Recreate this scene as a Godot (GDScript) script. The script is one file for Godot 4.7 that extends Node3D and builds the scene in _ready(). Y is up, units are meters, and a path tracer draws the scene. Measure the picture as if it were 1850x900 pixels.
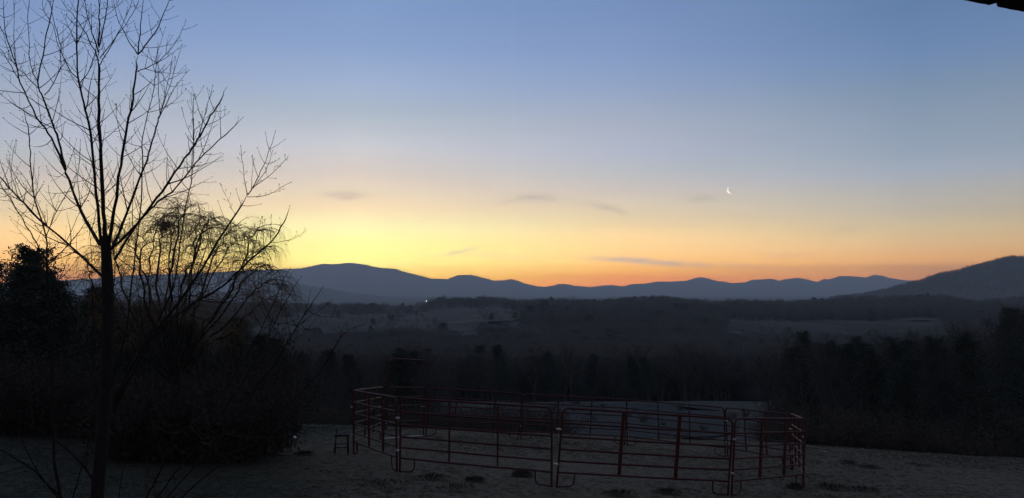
extends Node3D
# Dawn over a mountain valley: a bare young tree and a weeping willow on the left, a red round pen on the
# lawn, dark woods and hazy ridges beyond, a crescent moon.  Lengths in metres; d is the distance ahead (-z).

const EYE := 2.33                 # camera height over the ground below it
const FOCAL := 1452.0             # in pixels of the 1850 px wide photograph
const PITCH := 2.84               # degrees, upwards
const HAZE := 0.00019
var rng := RandomNumberGenerator.new()
var taken := {}
var noise := FastNoiseLite.new()
var rough := FastNoiseLite.new()
var M := {}
var cam_basis := Basis()

# ---------------------------------------------------------------- helpers
func numbered(called: String) -> String:
	if not taken.has(called):
		taken[called] = 0
		return called
	taken[called] += 1
	return "%s_%03d" % [called, taken[called]]

func tag(o: Node3D, label := "", category := "", group := "", kind := "") -> Node3D:
	if label: o.set_meta("label", label)
	if category: o.set_meta("category", category)
	if group: o.set_meta("group", group)
	if kind: o.set_meta("kind", kind)
	return o

func thing(called: String, label: String, category: String, at := Vector3.ZERO, turn := 0.0, group := "") -> Node3D:
	var o := Node3D.new()
	o.name = numbered(called)
	add_child(o)
	o.position = at
	o.rotation.y = turn
	tag(o, label, category, group)
	return o

func put(called: String, b: Dictionary, mat: Material, parent: Node = null) -> MeshInstance3D:
	return put_mesh(called, commit(b), mat, parent)

func put_mesh(called: String, mesh: Mesh, mat: Material, parent: Node = null) -> MeshInstance3D:
	var o := MeshInstance3D.new()
	o.mesh = mesh
	o.material_override = mat
	if parent == null:
		o.name = numbered(called)
		add_child(o)
	else:
		o.name = called
		parent.add_child(o, true)
	return o

func dup(root: Node3D, at: Vector3, turn: float, size := Vector3.ONE) -> Node3D:
	var r: Node3D = root.duplicate()
	r.name = numbered(String(root.get_meta("kind_name")))
	r.remove_meta("kind_name")
	add_child(r)
	r.position = at
	r.rotation.y = turn
	r.scale = size
	return r

func buf() -> Dictionary:
	return {"v": PackedVector3Array(), "n": PackedVector3Array(), "i": PackedInt32Array(), "c": PackedColorArray()}

func commit(b: Dictionary) -> ArrayMesh:
	var a := []
	a.resize(Mesh.ARRAY_MAX)
	a[Mesh.ARRAY_VERTEX] = b.v
	a[Mesh.ARRAY_NORMAL] = b.n
	a[Mesh.ARRAY_INDEX] = b.i
	if b.c.size() == b.v.size() and b.c.size() > 0: a[Mesh.ARRAY_COLOR] = b.c
	var m := ArrayMesh.new()
	m.add_surface_from_arrays(Mesh.PRIMITIVE_TRIANGLES, a)
	return m

# a tube along pts with a radius at each point; flat ends closed
func tube(b: Dictionary, pts: PackedVector3Array, rad: PackedFloat32Array, sides := 6, caps := false) -> void:
	var n := pts.size()
	var base: int = b.v.size()
	var t0 := (pts[1] - pts[0]).normalized()
	var side := t0.cross(Vector3.UP if absf(t0.y) < 0.9 else Vector3.RIGHT).normalized()
	var vs: PackedVector3Array = b.v
	var ns: PackedVector3Array = b.n
	var ix: PackedInt32Array = b.i
	for k in n:
		var t := (pts[mini(k + 1, n - 1)] - pts[maxi(k - 1, 0)]).normalized()
		side = (side - t * side.dot(t)).normalized()
		var other := t.cross(side)
		for s in sides:
			var a := TAU * s / sides
			var o := side * cos(a) + other * sin(a)
			vs.append(pts[k] + o * rad[k])
			ns.append(o)
	for k in n - 1:
		for s in sides:
			var p := base + k * sides + s
			var q := base + k * sides + (s + 1) % sides
			ix.append_array([p, p + sides, q, q, p + sides, q + sides])
	if caps:
		for e in [0, n - 1]:
			var c := vs.size()
			var t := (pts[1] - pts[0]).normalized() * -1.0 if e == 0 else (pts[n - 1] - pts[n - 2]).normalized()
			for s in sides:
				vs.append(vs[base + e * sides + s])
				ns.append(t)
			for s in range(1, sides - 1):
				if e == 0: ix.append_array([c, c + s, c + s + 1])
				else: ix.append_array([c, c + s + 1, c + s])
	b.v = vs
	b.n = ns
	b.i = ix

func bar(b: Dictionary, p: Vector3, q: Vector3, r: float, sides := 8) -> void:
	tube(b, PackedVector3Array([p, q]), PackedFloat32Array([r, r]), sides, true)

func quad(b: Dictionary, p: Vector3, u: Vector3, w: Vector3, n: Vector3) -> void:
	var k: int = b.v.size()
	var vs: PackedVector3Array = b.v
	var ns: PackedVector3Array = b.n
	var ix: PackedInt32Array = b.i
	vs.append_array([p - u - w, p + u - w, p + u * 0.6 + w, p - u * 0.6 + w])
	ns.append_array([n, n, n, n])
	ix.append_array([k, k + 2, k + 1, k, k + 3, k + 2])
	b.v = vs
	b.n = ns
	b.i = ix

# a box of half sizes h with a small chamfer
func block(b: Dictionary, xf: Transform3D, h: Vector3, ch := 0.008) -> void:
	var vs: PackedVector3Array = b.v
	var ns: PackedVector3Array = b.n
	var ix: PackedInt32Array = b.i
	# six faces, inset by the chamfer, and the strips between them
	for ax in 3:
		for s in [-1.0, 1.0]:
			var n := Vector3.ZERO
			n[ax] = s
			var u := Vector3.ZERO
			var w := Vector3.ZERO
			u[(ax + 1) % 3] = 1.0
			w[(ax + 2) % 3] = 1.0
			var hu := h[(ax + 1) % 3] - ch
			var hw := h[(ax + 2) % 3] - ch
			var k := vs.size()
			for c in [[-1, -1], [1, -1], [1, 1], [-1, 1]]:
				vs.append(xf * (n * h[ax] + u * hu * c[0] + w * hw * c[1]))
				ns.append(xf.basis * n)
			facing(vs, ns, ix, [k, k + 1, k + 2, k, k + 2, k + 3])
	for ax in 3:
		for s1 in [-1.0, 1.0]:
			for s2 in [-1.0, 1.0]:
				var a := (ax + 1) % 3
				var c2 := (ax + 2) % 3
				var n := Vector3.ZERO
				n[a] = s1
				n[c2] = s2
				n = n.normalized()
				var k := vs.size()
				for e in [-1.0, 1.0]:
					var p := Vector3.ZERO
					p[ax] = e * (h[ax] - ch)
					p[a] = s1 * h[a]
					p[c2] = s2 * (h[c2] - ch)
					var q := p
					q[a] = s1 * (h[a] - ch)
					q[c2] = s2 * h[c2]
					vs.append(xf * p)
					vs.append(xf * q)
					ns.append(xf.basis * n)
					ns.append(xf.basis * n)
				facing(vs, ns, ix, [k, k + 1, k + 3, k, k + 3, k + 2])
	b.v = vs
	b.n = ns
	b.i = ix

# front faces run clockwise, whatever way the corners were listed
func facing(vs: PackedVector3Array, ns: PackedVector3Array, ix: PackedInt32Array, corners: Array) -> void:
	for t in range(0, corners.size(), 3):
		var a: int = corners[t]
		var b: int = corners[t + 1]
		var c: int = corners[t + 2]
		if (vs[b] - vs[a]).cross(vs[c] - vs[a]).dot(ns[a]) > 0.0: ix.append_array([a, c, b])
		else: ix.append_array([a, b, c])

# a point d metres ahead in the direction in which the photograph shows (u, v)
func spot(u: float, v: float, d: float) -> Vector3:
	var r := cam_basis * Vector3((u - 925.0) / FOCAL, (450.0 - v) / FOCAL, -1.0)
	return Vector3(0, EYE, 0) + r * (d / -r.z)

func lin(r: float, g: float, b: float) -> Color:
	return Color(r, g, b).linear_to_srgb()

func table(t: Array, x: float) -> float:
	if x <= t[0][0]: return t[0][1]
	for k in range(1, t.size()):
		if x <= t[k][0]:
			var f: float = (x - t[k - 1][0]) / (t[k][0] - t[k - 1][0])
			f = f * f * (3.0 - 2.0 * f)
			return lerpf(t[k - 1][1], t[k][1], f)
	return t[t.size() - 1][1]

func straight(t: Array, x: float) -> float:
	if x <= t[0][0]: return t[0][1]
	for k in range(1, t.size()):
		if x <= t[k][0]:
			return lerpf(t[k - 1][1], t[k][1], (x - t[k - 1][0]) / (t[k][0] - t[k - 1][0]))
	return t[t.size() - 1][1]

# ---------------------------------------------------------------- the lie of the land
const DROP := [[55, 11.8], [62, 12.5], [75, 12.9], [95, 13.6], [130, 17.9], [200, 22.3], [300, 26.0], [420, 26.0], [520, 22.2], [570, 20.7], [640, 23.2], [760, 21.2], [900, 20.6], [1000, 21.3], [1300, 36.0], [2000, 52.0], [11000, 60.0]]
const RIDGE := [[-400, 4], [300, 2], [480, 8], [620, 9], [750, 10], [795, -3], [900, -2], [945, 6], [1000, 0], [1200, -3], [1280, 4], [1450, 2], [1560, -6], [1700, -6], [1760, 3], [1850, -4], [2600, -8]]

func land(x: float, d: float) -> float:          # world y of the ground
	var near := 2.33 + 0.06 * x + 0.1048 * d
	near -= 0.035 * noise.get_noise_2d(x * 14.0, d * 14.0) * 2.0
	if d < 20.0 and x < -6.0: near -= 0.0
	var crest := clampf(31.5 + 0.28 * x, 26.0, 35.0)
	if x > 14.0: crest = 35.0 - minf((x - 14.0) * 0.12, 3.0)
	if d <= crest: return EYE - near
	var px := 925.0 + x / d * FOCAL
	var far := table(DROP, d)
	var wav := clampf((d - 60.0) / 300.0, 0.05, 1.0)
	far += noise.get_noise_2d(x * 0.7, d * 0.7) * 5.0 * wav
	if d > 560.0 and d < 1600.0:
		far += straight(RIDGE, px) / FOCAL * d * smoothstep(560.0, 800.0, d) * (1.0 - smoothstep(1100.0, 1600.0, d))
	var s := smoothstep(crest, 64.0, d)
	return EYE - lerpf(minf(near, 9.0), far, s)

func ground_at(x: float, d: float) -> Vector3:
	return Vector3(x, land(x, d), -d)

func at_px(px: float, d: float) -> Vector3:
	return ground_at((px - 925.0) / FOCAL * d, d)

func sheet(xs: PackedFloat32Array, ds: PackedFloat32Array, fan: bool, lift := 0.0) -> Dictionary:
	var b := buf()
	var vs := PackedVector3Array()
	var ns := PackedVector3Array()
	var ix := PackedInt32Array()
	for d in ds:
		for x0 in xs:
			var x := x0 * d if fan else x0
			vs.append(ground_at(x, d) + Vector3(0, lift, 0))
			var e := maxf(0.2, absf(d) * 0.004)
			var n := Vector3(land(x - e, d) - land(x + e, d), 2.0 * e, land(x, d + e) - land(x, d - e))
			ns.append(n.normalized())
	var w := xs.size()
	for r in ds.size() - 1:
		for c in w - 1:
			var p := r * w + c
			ix.append_array([p, p + w, p + 1, p + 1, p + w, p + w + 1])
	b.v = vs
	b.n = ns
	b.i = ix
	if not fan:
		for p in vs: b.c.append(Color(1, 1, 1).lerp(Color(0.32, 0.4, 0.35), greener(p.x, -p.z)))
	return b

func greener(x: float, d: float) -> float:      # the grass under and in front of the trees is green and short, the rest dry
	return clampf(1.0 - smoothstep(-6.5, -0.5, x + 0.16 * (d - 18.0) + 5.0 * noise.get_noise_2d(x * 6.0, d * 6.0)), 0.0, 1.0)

# ---------------------------------------------------------------- sky
const SUN_COL := [[-2, 246, 178, 108], [0, 246, 178, 108], [0.5, 252, 200, 114], [1.2, 254, 226, 134], [1.7, 254, 242, 150], [2.4, 255, 252, 160], [3.18, 252, 252, 166], [4.15, 253, 250, 184], [4.92, 252, 238, 184], [5.7, 248, 222, 182], [6.85, 232, 214, 188], [8.2, 217, 205, 196], [10.12, 200, 202, 208], [12.39, 172, 185, 200], [14.27, 160, 178, 208], [16.85, 138, 163, 203], [19.37, 129, 156, 200], [32, 116, 140, 180], [55, 114, 132, 166], [90, 114, 130, 160]]
const MID_COL := [[-2, 222, 142, 98], [0, 222, 142, 98], [0.86, 230, 155, 101], [1.25, 246, 182, 112], [1.84, 248, 195, 128], [2.81, 252, 210, 150], [3.59, 252, 215, 158], [4.76, 228, 206, 168], [6.13, 212, 200, 180], [7.1, 200, 192, 188], [8.27, 184, 188, 192], [9.42, 178, 184, 200], [11.73, 165, 175, 194], [14, 146, 164, 196], [16.24, 132, 155, 196], [19.51, 118, 144, 188], [32, 112, 136, 176], [55, 114, 132, 166], [90, 114, 130, 160]]
const SIDE_COL := [[-2, 204, 138, 108], [0, 204, 138, 108], [1.31, 208, 154, 113], [2.01, 212, 166, 124], [2.89, 212, 180, 140], [3.95, 200, 184, 152], [5.01, 186, 178, 164], [6.42, 172, 174, 174], [7.47, 160, 170, 185], [8.87, 146, 162, 180], [10.6, 138, 155, 176], [12.67, 124, 146, 172], [14.71, 110, 137, 176], [17.71, 98, 127, 168], [32, 106, 130, 166], [55, 112, 130, 162], [90, 114, 130, 160]]
const BACK_COL := [[-2, 130, 122, 126], [2, 140, 130, 132], [8, 160, 144, 144], [16, 150, 146, 156], [32, 128, 138, 162], [55, 116, 132, 162], [90, 114, 130, 160]]
const WISPS := [[630, 354, 36, 8, 0, 0.16], [600, 352, 22, 4, 3, 0.07], [968, 358, 42, 9, 2, 0.13], [915, 366, 40, 4, -8, 0.07], [1088, 374, 34, 6, 10, 0.13], [1115, 382, 20, 5, 25, 0.08], [1270, 359, 34, 7, -4, 0.09], [1525, 415, 46, 8, -4, 0.07], [1415, 462, 30, 3, 0, 0.12], [1140, 470, 70, 4.5, 3, 0.24], [1225, 477, 90, 4, 3, 0.18], [900, 463, 70, 4, 4, 0.08], [1360, 482, 80, 4, 4, 0.06], [60, 300, 90, 16, 4, 0.05], [848, 450.5, 22, 1.5, -14, 0.3], [822, 457, 14, 2, -14, 0.3], [796, 461, 20, 2, -8, 0.08]]

func column(t: Array, el: float) -> Vector3:
	for k in range(1, t.size()):
		if el <= t[k][0] or k == t.size() - 1:
			var f := clampf((el - t[k - 1][0]) / float(t[k][0] - t[k - 1][0]), 0.0, 1.0)
			var a := Color8(t[k - 1][1], t[k - 1][2], t[k - 1][3]).srgb_to_linear()
			var b := Color8(t[k][1], t[k][2], t[k][3]).srgb_to_linear()
			return Vector3(lerpf(a.r, b.r, f), lerpf(a.g, b.g, f), lerpf(a.b, b.b, f))
	return Vector3.ZERO

var haze_glow := Vector3(0.082, 0.107, 0.157)
func sky_at(el: float, az: float) -> Vector3:    # degrees; what the open sky above the haze sends
	var da := absf(wrapf(az + 11.0, -180.0, 180.0))
	var c := Vector3.ZERO
	if da < 19.0: c = column(SUN_COL, el).lerp(column(MID_COL, el), pow(da / 19.0, 0.95))
	elif da < 37.5: c = column(MID_COL, el).lerp(column(SIDE_COL, el), (da - 19.0) / 18.5)
	else: c = column(SIDE_COL, el).lerp(column(BACK_COL, el), smoothstep(37.5, 150.0, da))
	c *= 1.0 - 0.26 * smoothstep(33.0, 50.0, da) * (1.0 - smoothstep(60.0, 150.0, da)) * exp(-maxf(el, 0.0) / 7.0)
	c *= Vector3.ONE.lerp(Vector3(0.985, 0.955, 0.97), exp(-maxf(el, 0.0) / 6.0))
	# the haze of the valley takes some of it on the way
	var e := deg_to_rad(maxf(el, 0.3))
	var path := minf(11500.0, 343.0 / sin(e))
	var t := exp(-HAZE * path)
	var ahead := 1.0 - smoothstep(60.0, 120.0, da)
	var s := (c - haze_glow * (1.0 - t)) / t
	return c.lerp(s.max(c * 0.6), ahead)

func make_sky() -> Image:
	var w := 720
	var h := 720
	var im := Image.create_empty(w, h, false, Image.FORMAT_RGBAF)
	for y in h:
		var el := 90.0 - (y + 0.5) / h * 180.0
		if el < -2.0:
			im.fill_rect(Rect2i(0, y, w, h - y), Color(0.05, 0.05, 0.06))
			break
		for x in w:
			if el > 40.0 and x % 8 > 0:
				im.set_pixel(x, y, im.get_pixel(x - 1, y))
				continue
			var c := sky_at(el, (x + 0.5) / w * 360.0)
			im.set_pixel(x, y, Color(c.x, c.y, c.z))
	im.resize(4096, 2048, Image.INTERPOLATE_CUBIC)
	# thin wisps of cloud and a short vapour trail
	for y in range(790, 1026):
		var el := 90.0 - (y + 0.5) / 2048.0 * 180.0
		for xx in range(-450, 450):
			var az := (xx + 0.5) / 4096.0 * 360.0
			var x := posmod(xx, 4096)
			var dir := Vector3(sin(deg_to_rad(az)) * cos(deg_to_rad(el)), sin(deg_to_rad(el)), -cos(deg_to_rad(az)) * cos(deg_to_rad(el)))
			var l := cam_basis.inverse() * dir
			var u := 925.0 - l.x / l.z * FOCAL
			var v := 450.0 + l.y / l.z * FOCAL
			var a := 0.0
			for q in WISPS:
				var dx: float = u - q[0]
				var dy: float = v - q[1]
				if absf(dx) > q[2] * 2.6 or absf(dy) > 60.0: continue
				var r := deg_to_rad(q[4])
				var p: float = (dx * cos(r) + dy * sin(r)) / q[2]
				var o: float = (-dx * sin(r) + dy * cos(r)) / q[3]
				var g := exp(-p * p - o * o)
				a += q[5] * g * (0.75 + 0.75 * noise.get_noise_2d(u * 2.2, v * 9.0))
			var k := im.get_pixel(x, y)
			if a > 0.002:
				var grey := (k.r + k.g + k.b) / 3.0
				k = k.lerp(Color(grey * 0.68, grey * 0.57, grey * 0.49), minf(a * 3.9, 0.8))
			var dust := 1.0 + 0.02 * noise.get_noise_2d(u * 0.35, v * 1.6)
			im.set_pixel(x, y, Color(k.r * dust, k.g * dust, k.b * dust))
	return im

# ---------------------------------------------------------------- materials
func speckle(f: float, ramp: Array, cells := false, size := 512) -> NoiseTexture2D:
	var n := FastNoiseLite.new()
	n.seed = 11
	n.noise_type = FastNoiseLite.TYPE_CELLULAR if cells else FastNoiseLite.TYPE_SIMPLEX
	n.frequency = f
	n.fractal_octaves = 5
	var t := NoiseTexture2D.new()
	t.width = size
	t.height = size
	t.seamless = true
	t.noise = n
	var g := Gradient.new()
	var off := PackedFloat32Array()
	var col := PackedColorArray()
	for k in ramp.size():
		off.append(float(k) / (ramp.size() - 1))
		col.append(ramp[k])
	g.offsets = off
	g.colors = col
	t.color_ramp = g
	return t

func plain(c: Color, r := 0.9, metal := 0.0) -> StandardMaterial3D:
	var m := StandardMaterial3D.new()
	m.albedo_color = c
	m.roughness = r
	m.metallic = metal
	m.metallic_specular = 0.3
	return m

func grained(ramp: Array, f: float, scale: float, r := 0.95, bump := 0.0) -> StandardMaterial3D:
	var m := plain(Color.WHITE, r)
	m.albedo_texture = speckle(f, ramp)
	m.uv1_triplanar = true
	m.uv1_world_triplanar = true
	m.uv1_scale = Vector3.ONE * scale
	if bump > 0.0:
		m.heightmap_enabled = true
		m.heightmap_texture = speckle(f, [Color.BLACK, Color.WHITE])
		m.heightmap_scale = bump
	return m

func make_materials() -> void:
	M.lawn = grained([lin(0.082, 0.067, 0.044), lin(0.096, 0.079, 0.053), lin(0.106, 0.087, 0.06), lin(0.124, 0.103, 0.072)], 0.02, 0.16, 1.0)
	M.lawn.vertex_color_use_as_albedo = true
	var fine := speckle(0.06, [lin(0.35, 0.35, 0.35), lin(0.9, 0.9, 0.9), lin(1, 1, 1)])
	M.lawn.detail_enabled = true
	M.lawn.detail_blend_mode = BaseMaterial3D.BLEND_MODE_MUL
	M.lawn.detail_albedo = fine
	M.soil = grained([lin(0.03, 0.028, 0.022), lin(0.055, 0.05, 0.04), lin(0.075, 0.068, 0.055)], 0.02, 0.02, 1.0)
	M.pasture = grained([lin(0.022, 0.019, 0.014), lin(0.034, 0.029, 0.021), lin(0.047, 0.04, 0.029)], 0.02, 0.012, 1.0)
	M.meadow = grained([lin(0.024, 0.023, 0.019), lin(0.04, 0.037, 0.03), lin(0.052, 0.048, 0.039)], 0.02, 0.008, 1.0)
	M.frost = grained([lin(0.022, 0.021, 0.019), lin(0.034, 0.033, 0.03), lin(0.05, 0.048, 0.044)], 0.02, 0.06, 1.0)
	M.forest = grained([lin(0.035, 0.035, 0.028), lin(0.06, 0.055, 0.045), lin(0.08, 0.07, 0.06)], 0.03, 0.0022, 1.0)
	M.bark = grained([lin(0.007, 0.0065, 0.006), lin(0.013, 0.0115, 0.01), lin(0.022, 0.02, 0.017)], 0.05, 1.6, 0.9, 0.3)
	M.twig = plain(lin(0.03, 0.022, 0.018), 0.85)
	M.willow = plain(lin(0.11, 0.075, 0.04), 0.8)
	M.grey_twig = plain(lin(0.045, 0.041, 0.038), 0.95)
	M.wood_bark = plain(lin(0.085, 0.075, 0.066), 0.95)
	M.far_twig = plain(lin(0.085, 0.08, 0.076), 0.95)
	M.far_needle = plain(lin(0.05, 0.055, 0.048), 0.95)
	M.stem = plain(lin(0.04, 0.035, 0.03), 0.95)
	M.brush = plain(lin(0.03, 0.024, 0.019), 0.95)
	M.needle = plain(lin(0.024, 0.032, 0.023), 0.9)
	M.dead_leaf = plain(lin(0.05, 0.04, 0.03), 0.95)
	M.red = grained([lin(0.026, 0.008, 0.007), lin(0.043, 0.008, 0.007), lin(0.05, 0.011, 0.009)], 0.03, 1.3, 0.55)
	M.steel = plain(lin(0.35, 0.34, 0.33), 0.5, 0.6)
	M.black_metal = plain(lin(0.008, 0.007, 0.007), 0.8)
	M.white = plain(lin(0.7, 0.69, 0.66), 0.6)
	M.board = grained([lin(0.35, 0.34, 0.32), lin(0.5, 0.49, 0.46)], 0.04, 2.0)
	M.dead_wood = grained([lin(0.14, 0.13, 0.115), lin(0.22, 0.2, 0.18)], 0.04, 2.0)
	M.tarp = plain(lin(0.03, 0.04, 0.09), 0.5)
	M.blade = plain(Color.WHITE, 1.0)
	M.blade.vertex_color_use_as_albedo = true
	M.weed = plain(lin(0.035, 0.038, 0.026), 1.0)
	M.shingle = grained([lin(0.02, 0.02, 0.02), lin(0.045, 0.042, 0.04), lin(0.07, 0.066, 0.062)], 0.12, 2.5, 0.95, 0.2)
	M.timber = grained([lin(0.06, 0.05, 0.04), lin(0.1, 0.085, 0.07)], 0.04, 1.2)

# ---------------------------------------------------------------- plants
func bent(from: Vector3, dir: Vector3, length: float, curl: Vector3, n: int) -> PackedVector3Array:
	var pts := PackedVector3Array([from])
	var p := from
	var t := dir.normalized()
	for k in n:
		p += t * length / n
		t = (t + curl / n + Vector3(rng.randfn(), rng.randfn(), rng.randfn()) * 0.05).normalized()
		pts.append(p)
	return pts

func tapered(n: int, r0: float, r1: float) -> PackedFloat32Array:
	var r := PackedFloat32Array()
	for k in n: r.append(lerpf(r0, r1, float(k) / (n - 1)))
	return r

func smooth_line(pts: PackedVector3Array, per := 4) -> PackedVector3Array:
	var out := PackedVector3Array()
	for k in pts.size() - 1:
		var a := pts[maxi(k - 1, 0)]
		var d := pts[mini(k + 2, pts.size() - 1)]
		for s in per: out.append(pts[k].cubic_interpolate(pts[k + 1], a, d, float(s) / per))
	out.append(pts[pts.size() - 1])
	return out

# side shoots of a young maple: opposite pairs that bend upwards, each ending in a bud
func shoots(b: Dictionary, line: PackedVector3Array, from: float, to: float, gap: float, longest: float, thick: float, second := true, spread := 0.95) -> void:
	var total := 0.0
	for k in line.size() - 1: total += line[k].distance_to(line[k + 1])
	var run := 0.0
	var next := total * from
	var turn := rng.randf() * TAU
	for k in line.size() - 1:
		var seg := line[k].distance_to(line[k + 1])
		while next < run + seg and next < total * to:
			var f := next / total
			var p := line[k].lerp(line[k + 1], (next - run) / seg)
			var t := (line[k + 1] - line[k]).normalized()
			var s := t.cross(Vector3(0.31, 0.2, 0.93)).normalized().rotated(t, turn)
			turn += PI * 0.5 + rng.randfn() * 0.35
			for side in [-1.0, 1.0]:
				if rng.randf() < 0.3: continue
				var length := longest * pow(rng.randf_range(0.25, 1.0), 1.3) * (1.05 - 0.7 * f)
				var dir: Vector3 = s * side * spread + t * (1.3 - 0.7 * spread)
				var pts := bent(p, dir, length, Vector3(0, 0.4, 0) + t * 0.2, 5)
				var r := tapered(6, thick * (0.6 + length), 0.0013)
				tube(b, pts, r, 4)
				bud(b, pts)
				if second and length > 0.3:
					for q in [2, 3, 4]:
						if rng.randf() < 0.6: continue
						var tt := (pts[q + 1] - pts[q]).normalized()
						var ss := tt.cross(Vector3(rng.randfn(), rng.randfn(), rng.randfn())).normalized()
						var sub := bent(pts[q], ss * 0.8 + tt * 0.8, length * rng.randf_range(0.15, 0.4), Vector3(0, 0.5, 0), 3)
						tube(b, sub, tapered(4, 0.003, 0.0013), 3)
						bud(b, sub)
			next += gap * rng.randf_range(0.7, 1.4)
		run += seg

func bud(b: Dictionary, pts: PackedVector3Array) -> void:
	var e := pts[pts.size() - 1]
	var t := (e - pts[pts.size() - 2]).normalized()
	tube(b, PackedVector3Array([e, e + t * 0.006, e + t * 0.013, e + t * 0.02]), PackedFloat32Array([0.0013, 0.004, 0.0036, 0.0003]), 4)

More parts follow.
